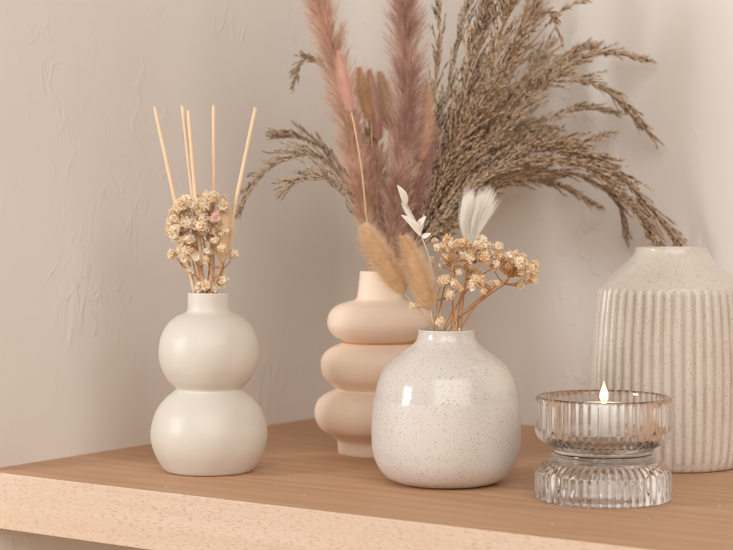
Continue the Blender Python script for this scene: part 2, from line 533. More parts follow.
for pl_ in sh.data.polygons:
    if abs(pl_.normal.y) > 0.9 or abs(pl_.normal.x) > 0.9: pl_.material_index = 1
tag(sh, 'pale beech wood shelf board the vases and candle stand on', 'shelf')

def on_wall_gap(p):
    return np.dot(p - corner, nB)

# ------------------------------------------------------------------ vases (lathes)
def lathe(name, prof, base, mat, parent=None, segs=96, rib=None, loc=None, close=False):
    """prof: list of (r, z). rib(theta_array, r, z, idx) -> r"""
    prof = np.asarray(prof, float)
    K = len(prof)
    th = np.linspace(0, 2 * np.pi, segs, endpoint=False)
    v = np.zeros((K, segs, 3))
    for i, (r, z) in enumerate(prof):
        rr = np.full(segs, r) if rib is None else rib(th, r, z, i)
        v[i, :, 0] = base[0] + rr * np.cos(th)
        v[i, :, 1] = base[1] + rr * np.sin(th)
        v[i, :, 2] = base[2] + z
    idx = np.arange(K * segs).reshape(K, segs)
    rows = list(range(K)) + ([0] if close else [])
    f = []
    for a, b in zip(rows[:-1], rows[1:]):
        i0, i1 = idx[a], idx[b]
        f.append(np.stack([i0, np.roll(i0, -1), np.roll(i1, -1), i1], axis=-1))
    f = np.vstack(f)
    me = mesh_np(name, v.reshape(-1, 3), f)
    return link(name, me, mat, parent, True, loc)

def smooth_prof(pts, n):
    return catmull(np.array([(a, b, 0) for a, b in pts]), n)[:, :2]

class Vase:
    pass
def px_vase(cx, yc, prof_px, thick_px=2.6, n=110, mouth=None):
    """profile in photo pixels (radius, height row) on a base centred at (cx, yc) -> metres"""
    b = G(cx, yc)
    D = depth(b)
    pts = [(r * D / F, P(cx, y, b[1])[2]) for r, y in prof_px]
    z0 = pts[0][1]
    pts = [(r, z - z0) for r, z in pts]
    v = Vase(); v.base = b; v.D = D; v.pts = pts; v.s = F / D; v.cx = cx
    v.th = thick_px * D / F
    return v

def full_profile(v, n=110, lip=True):
    outer = smooth_prof(v.pts, n)
    outer[:, 1] = np.maximum(outer[:, 1], 0.0)
    t = v.th
    # normals of the outer curve, offset inwards
    tan = norm(np.gradient(outer, axis=0))
    inner = outer + np.stack([-tan[:, 1], tan[:, 0]], axis=1) * t
    inner = inner[(inner[:, 1] > t)]
    inner = inner[inner[:, 0] > 0.002]
    topz = outer[-1, 1]
    inner = inner[inner[:, 1] < topz - t * 0.5]
    ro = outer[-1, 0]
    lipc = [(ro - t * 0.5 + math.cos(a) * t * 0.5, topz + math.sin(a) * t * 0.45) for a in np.linspace(0.15, math.pi - 0.15, 9)]
    ri = inner[-1, 0]
    prof = [(0.0001, 0.0012), (outer[0, 0] * 0.80, 0.0012), (outer[0, 0] * 0.86, 0.0002)] + [tuple(p) for p in outer] + lipc
    prof += [tuple(p) for p in inner[::-1]]
    prof += [(inner[0, 0] * 0.5, t), (0.0001, t)]
    return np.array(prof), (ro - t)

# round double-bulb vase
v1 = px_vase(209.3, 470.5, [(40.5, 470.5), (44.5, 468.6), (51, 459), (56, 448), (58.2, 436), (57.2, 424), (52.5, 410), (44, 398.5), (35.5, 391.2), (32.8, 388.8),
                            (34.5, 386.2), (41, 379.5), (47.6, 367), (50.0, 353), (48.2, 338), (42, 325), (33, 316.8), (25, 313.2), (21.6, 310.5), (20.9, 305), (20.9, 298), (20.9, 293.5)])
pr, _ = full_profile(v1, 150)
vase1 = lathe('bulb_vase', pr, v1.base, M['cream'], None, 128, loc=v1.base)
tag(vase1, 'cream satin vase of two stacked round bulbs holding reed sticks', 'vase')

# white speckled vase
v2 = px_vase(446.0, 482.5, [(40, 482.5), (50, 480.5), (61, 474.5), (69.5, 463), (73.6, 449), (74.6, 434), (74.0, 418), (72.4, 401), (69.5, 386), (63.5, 371), (54, 360), (43, 351.5),
                            (34.5, 345.5), (30.0, 340.5), (28.4, 336), (28.0, 332.5), (28.0, 330.5)])
pr, _ = full_profile(v2, 140)
zl = P(446, 397, v2.base[1])[2]
M['speck_white'] = speckled('speckled_white_stoneware', (0.69, 0.645, 0.59), (0.67, 0.635, 0.59), zl, 0.5, 0.14, 1.0, density=0.45)
vase2 = lathe('speckled_vase', pr, v2.base, M['speck_white'], None, 144, loc=v2.base)
tag(vase2, 'rounded off-white vase with fine brown specks and glossy upper half', 'vase')

# beige stacked ring vase
v3 = px_vase(379.5, 453.0, [(40.5, 453), (41.5, 450), (41.8, 444), (43.0, 439), (49.5, 434), (59, 427.5), (64.2, 418), (64.6, 408), (60.5, 399), (51.5, 392.5), (44.5, 389.6), (43.8, 387.6),
                            (49, 383.2), (55.6, 376.5), (58.6, 367), (57.6, 357), (50.5, 349), (40.5, 344), (36.2, 341.6), (38.5, 339.2),
                            (45.5, 335.8), (51, 328.5), (52.2, 321), (49.6, 312), (42.5, 305.4), (32, 301.8), (24.4, 299.5), (22.2, 295.5), (21.0, 286), (20.0, 277), (19.6, 272)])
pr, _ = full_profile(v3, 200)
vt = thing('ring_vase', v3.base, 'matte beige vase of three stacked fat rings and a narrow neck', 'vase')
lathe('vase_body', pr, v3.base, M['beige'], vt, 128)
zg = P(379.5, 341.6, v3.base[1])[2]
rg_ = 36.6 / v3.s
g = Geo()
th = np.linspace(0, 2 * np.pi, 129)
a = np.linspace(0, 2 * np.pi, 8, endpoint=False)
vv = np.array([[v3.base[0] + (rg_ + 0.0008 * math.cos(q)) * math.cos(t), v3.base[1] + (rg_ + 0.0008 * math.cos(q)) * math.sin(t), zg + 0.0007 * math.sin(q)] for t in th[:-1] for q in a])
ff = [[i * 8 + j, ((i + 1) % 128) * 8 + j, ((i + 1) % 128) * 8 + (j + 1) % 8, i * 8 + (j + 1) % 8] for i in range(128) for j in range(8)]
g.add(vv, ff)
g.build('bounce_ring', M['crease_bounce'], vt)  # added ring that paints the bounced light in the deep upper crease

# ribbed speckled vase
v4 = px_vase(670.0, 463.5, [(66, 463.5), (70, 462), (73.5, 456), (76, 446), (78, 420), (78.5, 385), (77.6, 350), (75.5, 318), (73.0, 293), (71.6, 287.5), (69.5, 284.5), (60, 275), (49, 266), (41.5, 259), (37.0, 253.5), (35.6, 250), (35.4, 248.5)])
pr, _ = full_profile(v4, 150)
zt = P(670, 288.5, v4.base[1])[2]
zb = P(670, 459, v4.base[1])[2]
rmin = 60 / v4.s
NR = 46
def rib4(th, r, z, i):
    if r < rmin or z > zt + 0.002 or i > 3 + 150: return np.full(len(th), r)
    k = np.clip((zt - z) / 0.0025 + 0.5, 0, 1) * np.clip((z - zb) / 0.003, 0, 1)
    c = 0.5 + 0.5 * np.cos(th * NR)
    return r + k * (-0.0014 + 0.0018 * c ** 0.6)
M['speck_rib'] = speckled('speckled_ribbed_stoneware', (0.66, 0.60, 0.53), (0.69, 0.635, 0.565), None, 0.4, 0.28, 1.0, density=0.45, ribs=46)
vase4 = lathe('ribbed_vase', pr, v4.base, M['speck_rib'], None, NR * 12, rib4, loc=v4.base)
tag(vase4, 'large sandy vase with vertical ribs, brown specks and wide short neck', 'vase')

# ------------------------------------------------------------------ ribbed glass candle holder
gb = G(603, 498)
gs = F / depth(gb)
RG = 67.3 / gs
zz = lambda y: P(603, y, gb[1])[2] - gb[2]
out_pts = [(RG - .0022, 0.0), (RG - .0006, .0008), (RG, .0028), (RG, zz(474)), (RG - .0007, zz(469.5)), (RG - .0035, zz(464.5)), (RG - .0078, zz(461.2)), (RG - .0110, zz(459.6)),
           (RG - .0116, zz(457.5)), (RG - .0100, zz(456)), (RG - .0103, zz(454.6)), (RG - .0118, zz(453)), (RG - .0117, zz(448.5)), (RG - .0100, zz(446)),
           (RG - .0060, zz(442)), (RG - .0022, zz(438)), (RG - .0003, zz(433)), (RG, zz(427)), (RG, zz(401)), (RG - .0003, zz(397.6)), (RG - .0012, zz(396))]
outer = smooth_prof(out_pts, 120)
outer[:, 1] = np.clip(outer[:, 1], 0, None)
zfl = zz(438.0)
zcv = zz(463.0)
inner = [(RG - .0030, zz(396.0)), (RG - .0040, zz(398)), (RG - .0043, zz(402)), (RG - .0046, zz(428)), (RG - .0060, zz(434)), (RG - .0095, zfl + .0006), (RG - .014, zfl), (0.0002, zfl)]
cav = [(0.0002, zcv), (RG - .016, zcv), (RG - .0100, zcv - .0012), (RG - .0062, zcv - .0050), (RG - .0050, .004), (RG - .0046, .0012), (RG - .0040, 0.0)]
prof = np.vstack([outer, smooth_prof(inner[:5], 20), np.array(inner[5:]), np.array(cav)])
NG = 52
nout = len(outer)
def ribg(th, r, z, i):
    if i >= nout or r < RG - .009: return np.full(len(th), r)
    k = np.clip((r - (RG - .009)) / .004, 0, 1)
    k *= np.clip((zz(396.5) - z) / .0012, 0.25, 1)
    return r + k * (-0.0012 + 0.0017 * np.abs(np.cos(th * NG / 2)) ** 1.1)
ct = thing('candle_holder', gb, 'clear ribbed glass candle holder with narrow waist in front of the ribbed vase', 'candle holder')
lathe('glass_body', prof, gb, M['glass'], ct, NG * 10, ribg, close=True)

# tealight
cz = gb[2] + zfl + 0.0002
cb = np.array([gb[0], gb[1], cz])
cd = thing('tealight_candle', cb, 'lit white tealight candle inside the clear glass holder', 'candle')
rc, hc = 0.0186, zz(404.5) - zfl
lathe('wax', [(0.0001, 0), (rc - .0008, 0), (rc, .0008), (rc, hc - .0006), (rc - .0004, hc), (rc - .0012, hc - .0006), (rc * .5, hc - .0014), (0.0001, hc - .0014)], cb, M['wax'], cd, 64)
g = Geo(); g.tube([cb + [0, 0, hc - .0016], cb + [0.0002, 0, hc + .001], cb + [0.0005, 0, hc + .0034]], [0.0006, 0.0006, 0.0005], 8)
g.build('wick', M['wick'], cd)
fl_prof = [(0.0001, 0), (0.0016, 0.0006), (0.0026, 0.0025), (0.0028, 0.0045), (0.0022, 0.0075), (0.0013, 0.0102), (0.0006, 0.0122), (0.0001, 0.0140)]
fb = cb + np.array([0.0003, 0, hc + 0.0012])
fo = lathe('flame', smooth_prof(fl_prof, 24), np.zeros(3), M['flame'], None, 24)
fo.parent = cd; fo.location = Vector(fb - cb)

# ------------------------------------------------------------------ dried plants
def hairs(base, d0, length, curl=0.25, K=4, grav=0.0):
    """(N,K,3) curved strands"""
    Nn = len(base)
    d0 = norm(d0)
    rnd = norm(rng.normal(size=(Nn, 3)))
    d1 = norm(d0 + rnd * curl + np.array([0, 0, -grav]))
    t = np.linspace(0, 1, K)[None, :, None]
    L = np.broadcast_to(np.asarray(length, float), (Nn,))[:, None, None]
    return base[:, None, :] + L * (d0[:, None, :] * (t - 0.5 * t * t) + d1[:, None, :] * 0.5 * t * t)

def axis_sample(curve, t):
    n = len(curve) - 1
    x = np.clip(t, 0, 1) * n
    i = np.minimum(x.astype(int), n - 1)
    fr = (x - i)[:, None]
    p = curve[i] * (1 - fr) + curve[i + 1] * fr
    tan = norm(curve[np.minimum(i + 1, n)] - curve[i])
    return p, tan

def bunny_tail(px_pts, rad_px, Y, mat, stem_pts, label, group, n=4200, hair=0.0062, fluff=0.55, stem_mat='straw', stem_r=0.0006, name='bunny_tail_stalk', out=0.8, hw=0.00012):
    """px_pts: base..tip of the head in photo pixels at distance Y; stem_pts world points down into the vase"""
    head = catmull([P(x, y, Y if np.isscalar(Y) else Y[k]) for k, (x, y) in enumerate(px_pts)], 40)
    D = depth(head[0])
    r = rad_px * D / F
    base = stem_pts[0]
    t_ = thing(name, base, label, 'dried grass', group)
    g = Geo()
    st = catmull(list(stem_pts) + [head[0], head[8]], 40)
    g.tube(st, stem_r, 6)
    g.build('stem', M[stem_mat], t_)
    g = Geo()
    prof = lambda t: np.power(np.clip(np.sin(np.pi * np.clip(0.07 + 0.92 * t, 0, 1)), 0, 1), 0.55) * (1.0 - 0.25 * t)
    # solid seed core
    tt = np.linspace(0, 1, 24)
    p, tan = axis_sample(head, tt)
    g.tube(p, np.maximum(prof(tt) * r * 0.42, 0.0002), 12)
    # fluff
    t = rng.beta(1.0, 1.15, n)
    p, tan = axis_sample(head, t)
    u, w = perp_frame(tan)
    ang = rng.uniform(0, 2 * np.pi, (n, 1))
    rad = u * np.cos(ang) + w * np.sin(ang)
    b = p + rad * (prof(t) * r * rng.uniform(0.2, 0.5, n))[:, None]
    o_ = out * rng.uniform(0.5, 1.5, (n, 1))
    g.ribbons(hairs(b, tan * (1 - fluff * 0.3) + rad * o_, hair * rng.uniform(0.6, 1.25, n) * (0.3 + 0.7 * prof(t)), 0.26), hw)
    # stray longer hairs that break the outline
    ns = n // 12
    t = rng.beta(1.0, 1.1, ns)
    p, tan = axis_sample(head, t)
    u, w = perp_frame(tan)
    ang = rng.uniform(0, 2 * np.pi, (ns, 1))
    rad = u * np.cos(ang) + w * np.sin(ang)
    b = p + rad * (prof(t) * r * 0.45)[:, None]
    g.ribbons(hairs(b, tan + rad * out * rng.uniform(.7, 1.6, (ns, 1)), hair * rng.uniform(1.2, 1.65, ns), 0.35), hw * .7)
    g.build('fluffy_head', M[mat], t_)
    return t_

def plume(px_pts, rad_px, Y, mat, stem_pts, label, n_b=230, group='feathery plumes in the beige ring vase', up=0.55, hair=0.0088, per=46, t_prof=None, name='pampas_plume'):
    head = catmull([P(x, y, yy) for (x, y), yy in zip(px_pts, Y)], 80)
    D = depth(head[0])
    t_ = thing(name, stem_pts[0], label, 'dried plume', group)
    g = Geo()
    st = catmull(list(stem_pts) + [head[0]], 30)
    g.tube(st, 0.0012, 8)
    g.tube(head, np.linspace(0.0012, 0.0005, len(head)), 6)
    g.build('stem', M['straw'], t_)
    g = Geo()
    r = rad_px * D / F
    tb = np.sort(rng.uniform(0, 1, n_b))
    p, tan = axis_sample(head, tb)
    u, w = perp_frame(tan)
    ang = rng.uniform(0, 2 * np.pi, (n_b, 1))
    rad = u * np.cos(ang) + w * np.sin(ang)
    wid = (t_prof(tb) if t_prof else (np.minimum(1, 0.55 + tb * 3) * np.minimum(1, 0.35 + (1 - tb) * 4))) * r
    upv = up * rng.uniform(0.7, 1.3, (n_b, 1))
    bd = norm(rad + tan * upv * 1.6)
    bl = wid * rng.uniform(0.55, 1.15, n_b) / np.clip((rad * bd).sum(1), 0.3, 1) * 0.9
    K = 5
    br = hairs(p, norm(bd + tan * .5), bl, 0.3, K, 0.1)
    g.ribbons(br, 0.00022)
    # tufts of fluff along each branchlet
    ti = np.repeat(np.arange(n_b), per)
    s = rng.uniform(0.05, 1, len(ti)) * (K - 1)
    i0 = np.minimum(s.astype(int), K - 2); fr = (s - i0)[:, None]
    hb = br[ti, i0] * (1 - fr) + br[ti, i0 + 1] * fr
    hd = norm(br[ti, i0 + 1] - br[ti, i0])
    rnd = norm(rng.normal(size=hd.shape))
    g.ribbons(hairs(hb, hd + rnd * 0.40 + tan[ti] * 0.25, hair * rng.uniform(0.4, 1.15, len(ti)), 0.35, 4, 0.05), 0.00013)
    g.build('feathery_head', M[mat], t_)
    return t_

def panicle(px_pts, Y, label, stem_pts, width_px=16, n_b=46, t0=0.0, mat='grass', group='feathery tan grass heads in the beige ring vase', droop=0.18, br_len=0.038, tip_w=0.35, grain=0.0056, name='grass_plume', spread=0.5, dens=1.0, gw=0.00095):
    head = catmull([P(x, y, yy) for (x, y), yy in zip(px_pts, Y)], 90)
    n_b = int(n_b * 1.6)
    D = depth(head[0])
    t_ = thing(name, stem_pts[0], label, 'dried grass', group)
    g = Geo()
    st = catmull(list(stem_pts) + [head[0]], 30)
    g.tube(st, 0.0008, 6)
    g.tube(head, np.linspace(0.0008, 0.0003, len(head)), 5)
    g.build('stem', M['grass_stalk'], t_)
    g = Geo()
    Lh = np.linalg.norm(np.diff(head, axis=0), axis=1).sum()
    tb = np.sort(rng.uniform(t0, 0.97, n_b))
    p, tan = axis_sample(head, tb)
    u, w = perp_frame(tan)
    ang = rng.uniform(0, 2 * np.pi, (n_b, 1))
    rad = u * np.cos(ang) + w * np.sin(ang)
    prof = (1 - tip_w) * np.power(1 - tb, 0.8) + tip_w
    wid = width_px * D / F * prof
    bl = np.minimum(br_len * rng.uniform(0.6, 1.25, n_b) * np.power(prof, 0.6), np.maximum((1.04 - tb) * Lh, 0.006))
    side = np.clip(wid / bl * rng.uniform(0.3, 1.25, n_b), 0, 1.2)[:, None]
    d = norm(tan + rad * side * spread * 1.8)
    K = 8
    br = hairs(p, d, bl, 0.12, K, droop)
    g.ribbons(br, 0.00035, np.linspace(1, .5, K))
    step = 0.00135 / dens
    for j in range(n_b):
        m = max(3, int(bl[j] / step))
        s = np.linspace(0.12, 1, m) * (K - 1) + rng.uniform(-.15, .15, m)
        s = np.clip(s, 0, K - 1.001)
        i0 = s.astype(int); fr = (s - i0)[:, None]
        b = br[j, i0] * (1 - fr) + br[j, i0 + 1] * fr
        dd = norm(br[j, i0 + 1] - br[j, i0])
        uu, ww = perp_frame(dd)
        an = (np.arange(m) * 2.4 + rng.uniform(0, 6))[:, None]
        rr = uu * np.cos(an) + ww * np.sin(an)
        g.spikes(b, dd + rr * rng.uniform(0.08, 0.34, (m, 1)), grain * rng.uniform(0.7, 1.2, m), gw * rng.uniform(0.75, 1.15, m), 0.38)
    # grains on the axis itself
    m = int(Lh * (1 - t0) / 0.0022)
    ta = np.linspace(t0, 1, m)
    b, dd = axis_sample(head, ta)
    uu, ww = perp_frame(dd)
    an = (np.arange(m) * 2.4)[:, None]
    rr = uu * np.cos(an) + ww * np.sin(an)
    g.spikes(b, dd + rr * rng.uniform(0.2, 0.5, (m, 1)), grain * rng.uniform(0.8, 1.2, m), gw, 0.38)
    g.build('seed_head', M[mat], t_)
    return t_

# --- mouths and inside-vase stem ends
def mouth(v, y, dx=0.0, dy=0.0):
    q = P(v.cx, y, v.base[1]); return np.array([v.base[0] + dx, v.base[1] + dy, q[2]])
def stems_in(v, ytop, i, n, rm):
    """a bottom point and a mouth point for the i-th of n stems"""
    a = i * 2.399
    rr = rm * math.sqrt((i + 0.5) / n)
    bot = v.base + np.array([math.cos(a + 2.6) * rr * 0.8, math.sin(a + 2.6) * rr * 0.8, 0.012 + 0.0015 * (i % 5)])
    mo = mouth(v, ytop, math.cos(a) * rr, math.sin(a) * rr)
    return [bot, 0.5 * (bot + mo), mo]

Y3 = v3.base[1]
cnt3 = [0]
def st3(tx=None):
    """stem points through the ring vase mouth, leaning to the side the head leaves on"""
    i = cnt3[0]; cnt3[0] += 1
    dx = 0.0 if tx is None else max(-1, min(1, tx)) * 0.0088
    dy = (((i * 0.618) % 1) - 0.5) * 0.012
    dx += (((i * 0.38) % 1) - 0.5) * 0.003
    mo = mouth(v3, 274, dx, dy)
    bot = v3.base + np.array([-dx * 1.2, -dy * 0.8, 0.012])
    mid = np.array([v3.base[0] + dx * .15, v3.base[1] + dy * .2, 0.07])
    return [bot, mid, mo]

GP = 'tan feather grasses fanning out of the beige ring vase'
def pan(pts, Y0, Y1, label, tx, near=0.016, **kw):
    Ys = np.linspace(Y3 + Y0, Y3 + Y1, len(pts))
    if pts[-1][0] > 535 and near is not None:
        # lean towards the back wall: finish at a small distance from it
        x = pts[-1][0]
        d = np.array([(x - CX) / F, 1.0]); t = np.dot((corner - np.array([0, 0, 0]))[:2], nB[:2]) / np.dot(d, nB[:2])
        Yw = t - near / abs(nB[1])
        s_ = np.linspace(0, 1, len(pts)) ** 0.75
        Ys = (Y3 + Y0) * (1 - s_) + Yw * s_
    Ys = list(Ys)
    return panicle(pts, Ys, label, st3(tx), group=GP, **kw)

# dense fan, from upright to the right
pan([(406, 235), (424, 150), (436, 80), (440, 20), (436, -30)], 0.02, 0.03, 'upright pale tan grass head just right of the mauve plume', 0.3, width_px=11, n_b=44, mat='grass_pale', br_len=.026)
pan([(408, 235), (430, 160), (446, 95), (462, 30), (476, -30)], 0.03, 0.05, 'pale upright tan grass head, second right of the mauve plume', 0.4, width_px=12, n_b=46, mat='grass_pale', br_len=.03)
pan([(415, 245), (445, 160), (468, 90), (483, 20), (490, -45)], 0.04, 0.06, 'tan grass head rising steeply above the speckled vase', 0.5, width_px=26, n_b=110, dens=1.1)
pan([(415, 245), (450, 160), (478, 100), (502, 30), (515, -45)], 0.01, 0.02, 'tan grass head rising over the white tuft and cut by the top edge', 0.6, width_px=26, n_b=110, dens=1.1)
pan([(420, 240), (455, 170), (490, 105), (522, 40), (545, -30)], 0.05, 0.08, 'tan grass head leaning right towards the top edge', 0.7, width_px=26, n_b=110, dens=1.1)
pan([(418, 242), (455, 182), (492, 128), (525, 80), (553, 40)], 0.02, 0.04, 'tan grass head leaning right, ending below the small curled tip', 0.7, width_px=24, n_b=100, dens=1.1)
pan([(420, 240), (460, 170), (505, 105), (545, 72), (570, 56), (592, 46)], 0.03, 0.06, 'tan grass head with feathery tips pointing up right', 0.8, width_px=20, n_b=80)
pan([(425, 236), (470, 165), (520, 112), (560, 72), (600, 53), (645, 57)], 0.00, 0.04, 'long tan grass head whose thin tip points straight right', 0.8, width_px=17, n_b=80, tip_w=.12)
pan([(425, 236), (480, 150), (525, 92), (570, 80), (600, 86), (624, 106), (655, 139)], 0.04, 0.05, 'arching tan grass head with drooping tip high on the right', 0.9, width_px=16, n_b=80, tip_w=.22)
pan([(425, 238), (475, 170), (520, 135), (560, 114), (590, 108), (618, 112)], 0.05, 0.07, 'thin tan grass head with almost level tip under the high arch', 0.9, width_px=14, n_b=60, tip_w=.12)
pan([(425, 240), (470, 180), (510, 155), (550, 142), (580, 141), (608, 132)], 0.02, 0.05, 'thin tan grass head with upturned tip over the big arch', 0.95, width_px=12, n_b=60, tip_w=.12)
pan([(424, 240), (462, 185), (492, 150), (518, 128), (540, 122)], 0.01, 0.02, 'short tan grass head in the middle of the fan', 0.9, width_px=18, n_b=80)
pan([(412, 250), (432, 190), (462, 130), (500, 70), (530, 10)], 0.03, 0.04, 'dense tan grass head through the middle of the fan', 0.7, width_px=24, n_b=90, near=None)
pan([(412, 250), (428, 200), (448, 150), (465, 90), (472, 40)], 0.02, 0.03, 'dense tan grass head on the left edge of the fan', 0.6, width_px=20, n_b=80)
pan([(414, 250), (440, 205), (478, 165), (520, 140), (552, 130)], 0.04, 0.05, 'dense tan grass head low in the fan above the big arch', 0.9, width_px=20, n_b=80)
# the big arch reaching behind the ribbed vase
pan([(425, 238), (465, 185), (515, 155), (565, 150), (610, 168), (645, 202), (672, 235), (688, 262)], 0.03, 0.045, 'thick tan grass head arching down behind the ribbed vase', 0.9, width_px=12, n_b=120, tip_w=.6, droop=.05, dens=1.1)
pan([(428, 236), (468, 190), (515, 164), (565, 162), (605, 180), (638, 214), (660, 250), (668, 270)], 0.00, 0.045, 'tan grass head along the inner side of the big arch', 0.9, width_px=10, n_b=110, tip_w=.5, droop=.1)
pan([(425, 244), (462, 205), (500, 180), (545, 170), (585, 178), (612, 196), (622, 215), (626, 237)], 0.01, 0.03, 'tan grass head with thin hanging tip beside the ribbed vase', 1.0, width_px=12, n_b=90, tip_w=.15)
pan([(422, 246), (455, 212), (490, 188), (530, 180), (565, 188), (597, 205)], -0.01, 0.0, 'lowest tan grass head over the white tuft, tip pointing right', 1.0, width_px=14, n_b=80, tip_w=.12)
pan([(416, 250), (440, 222), (470, 196), (505, 172), (540, 166)], 0.03, 0.03, 'low dense tan grass head behind the white tuft', 1.0, width_px=20, n_b=90)
pan([(410, 252), (425, 215), (445, 180), (470, 140), (498, 98)], 0.06, 0.08, 'dense tan grass head deep inside the fan', 0.8, width_px=24, n_b=110)
# the small curled tip at the top
pan([(470, 160), (500, 80), (522, 35), (545, 12), (558, 30), (562, 44)], 0.05, 0.05, 'thin grass tip curling down at the top of the fan', 0.7, width_px=5, n_b=26, t0=.45, br_len=.012, near=None)
pan([(480, 150), (515, 70), (548, 24), (570, 6), (590, 1)], 0.07, 0.09, 'thin bare grass stalk reaching right at the top edge', 0.7, width_px=4, n_b=18, t0=.7, br_len=.008, near=None)
# left side sprays
pan([(366, 235), (345, 185), (318, 157), (285, 160), (260, 178), (240, 208)], 0.03, 0.02, 'tan grass head drooping left towards the bulb vase', -0.9, width_px=9, n_b=30, tip_w=.3, dens=.8, mat='grass_pale')
pan([(368, 225), (350, 180), (325, 150), (300, 138), (276, 138)], 0.05, 0.05, 'thin tan grass spray pointing left above the drooping one', -0.9, width_px=9, n_b=18, t0=.35, dens=.8, mat='grass_pale')
pan([(368, 238), (350, 205), (330, 182), (305, 180), (284, 191)], 0.0, 0.0, 'short tan grass spray pointing left below the drooping one', -0.9, width_px=9, n_b=18, t0=.3, dens=.8, mat='grass_pale')
pan([(370, 230), (352, 160), (338, 90), (318, 62), (302, 62), (293, 86)], 0.04, 0.04, 'small curled grass tip left of the rose plume', -0.8, width_px=8, n_b=18, t0=.68, br_len=.016, dens=.8, mat='grass_pale')
# filler behind the plumes
pan([(375, 245), (372, 190), (372, 140), (378, 100)], 0.03, 0.05, 'olive tan grass head hidden between the two plumes', -0.1, width_px=20, n_b=80, mat='grass_pale')
pan([(396, 250), (412, 200), (420, 160), (428, 120)], 0.03, 0.04, 'tan grass head directly behind the mauve plume', 0.3, width_px=20, n_b=80)

# --- plumes
def pl(pts, rad, dy0, dy1, mat, label, tx, **kw):
    return plume(pts, rad, list(np.linspace(Y3 + dy0, Y3 + dy1, len(pts))), mat, st3(tx), label, **kw)
pl([(372, 262), (363, 200), (350, 130), (335, 60), (318, 0), (305, -50)], 24, -0.01, -0.01, 'plume_rose', 'tall rose brown plume leaning left in the ring vase', -0.7, n_b=1200, t_prof=lambda t: np.minimum(1, 0.35 + t * 2.2))
pl([(388, 262), (395, 215), (403, 150), (407, 90), (405, 20), (400, -50)], 28, -0.015, -0.02, 'plume_mauve', 'tall dusky mauve plume standing upright in the ring vase', 0.1, n_b=1500, t_prof=lambda t: np.minimum(1, 0.45 + t * 2.0))
pl([(380, 262), (378, 225), (376, 190), (372, 155)], 20, -0.005, 0.0, 'plume_rose', 'short fluffy rose plume between the two tall plumes', -0.2, n_b=460)
pl([(394, 262), (408, 220), (420, 175), (428, 135)], 20, 0.0, 0.005, 'plume_mauve', 'short brownish mauve plume on the right of the tall mauve plume', 0.5, n_b=500)

GB = 'small fluffy tails among the plumes'
def bt(pts, rad, dy, mat, label, tx, **kw):
    return bunny_tail(pts, rad, Y3 + dy, mat, st3(tx), label, kw.pop('group', GB), **kw)
bt([(371, 122), (364, 96), (359, 68)], 10, -0.005, 'bunny_ochre', 'blurred ochre tail behind the pink tail', -0.3, n=7500, hair=.0062, out=1.0)
bt([(379, 140), (375, 110), (369, 70)], 11, -0.003, 'bunny_mauve', 'dull mauve tail between the ochre and olive tails', -0.2, n=7500, hair=.0062, out=1.0)
bt([(390, 130), (386, 100), (379, 72)], 12, 0.0, 'bunny_olive', 'olive tail just left of the tall mauve plume', -0.1, n=7500, hair=.0062, out=1.0)
bt([(421, 160), (426, 125), (426, 85)], 11, -0.004, 'bunny_apricot', 'apricot tail just right of the tall mauve plume', 0.5, n=7500, hair=.0062, out=1.0)
# pink tail with bare stalk in front
bunny_tail([(351.5, 112), (346, 88), (338.5, 51)], 11.5, Y3 - 0.05, 'bunny_pink', [mouth(v3, 274, -0.004, -0.009) * 1.0 + np.array([0.001, 0.002, -0.05]), mouth(v3, 274, -0.004, -0.009), P(367, 222, Y3 - 0.035), P(361, 165, Y3 - .045)],
           'pink tail on a bare stalk in front of the rose plume', GB, n=4200, hair=0.0050, out=0.6, stem_r=.0007)

# ------------------------------------------------------------------ speckled vase contents
Y2 = v2.base[1]
def st2(dx, dy, k=0.6):
    mo = mouth(v2, 333, dx * .001, dy * .001)
    bot = v2.base + np.array([-dx * .001 * k, -dy * .001 * k, 0.014])
    return [bot, 0.45 * bot + .55 * mo, mo]
GS = 'beige fluffy tails in the speckled vase'
bunny_tail([(404, 292), (385, 264), (364, 226)], 18, [Y2 - .012, Y2 - .016, Y2 - .02], 'bunny', st2(-9, -4) + [P(425, 318, Y2 - .008)], 'beige fluffy tail leaning left in front of the ring vase neck', GS, n=10000, hair=.0090, out=.95)
bunny_tail([(430, 309), (419, 276), (404, 237)], 17, [Y2 - .014, Y2 - .018, Y2 - .02], 'bunny', st2(-6, -9) + [P(433, 322, Y2 - .012)], 'beige fluffy tail standing upright left of the dried blossoms', GS, n=10000, hair=.0090, out=.95)

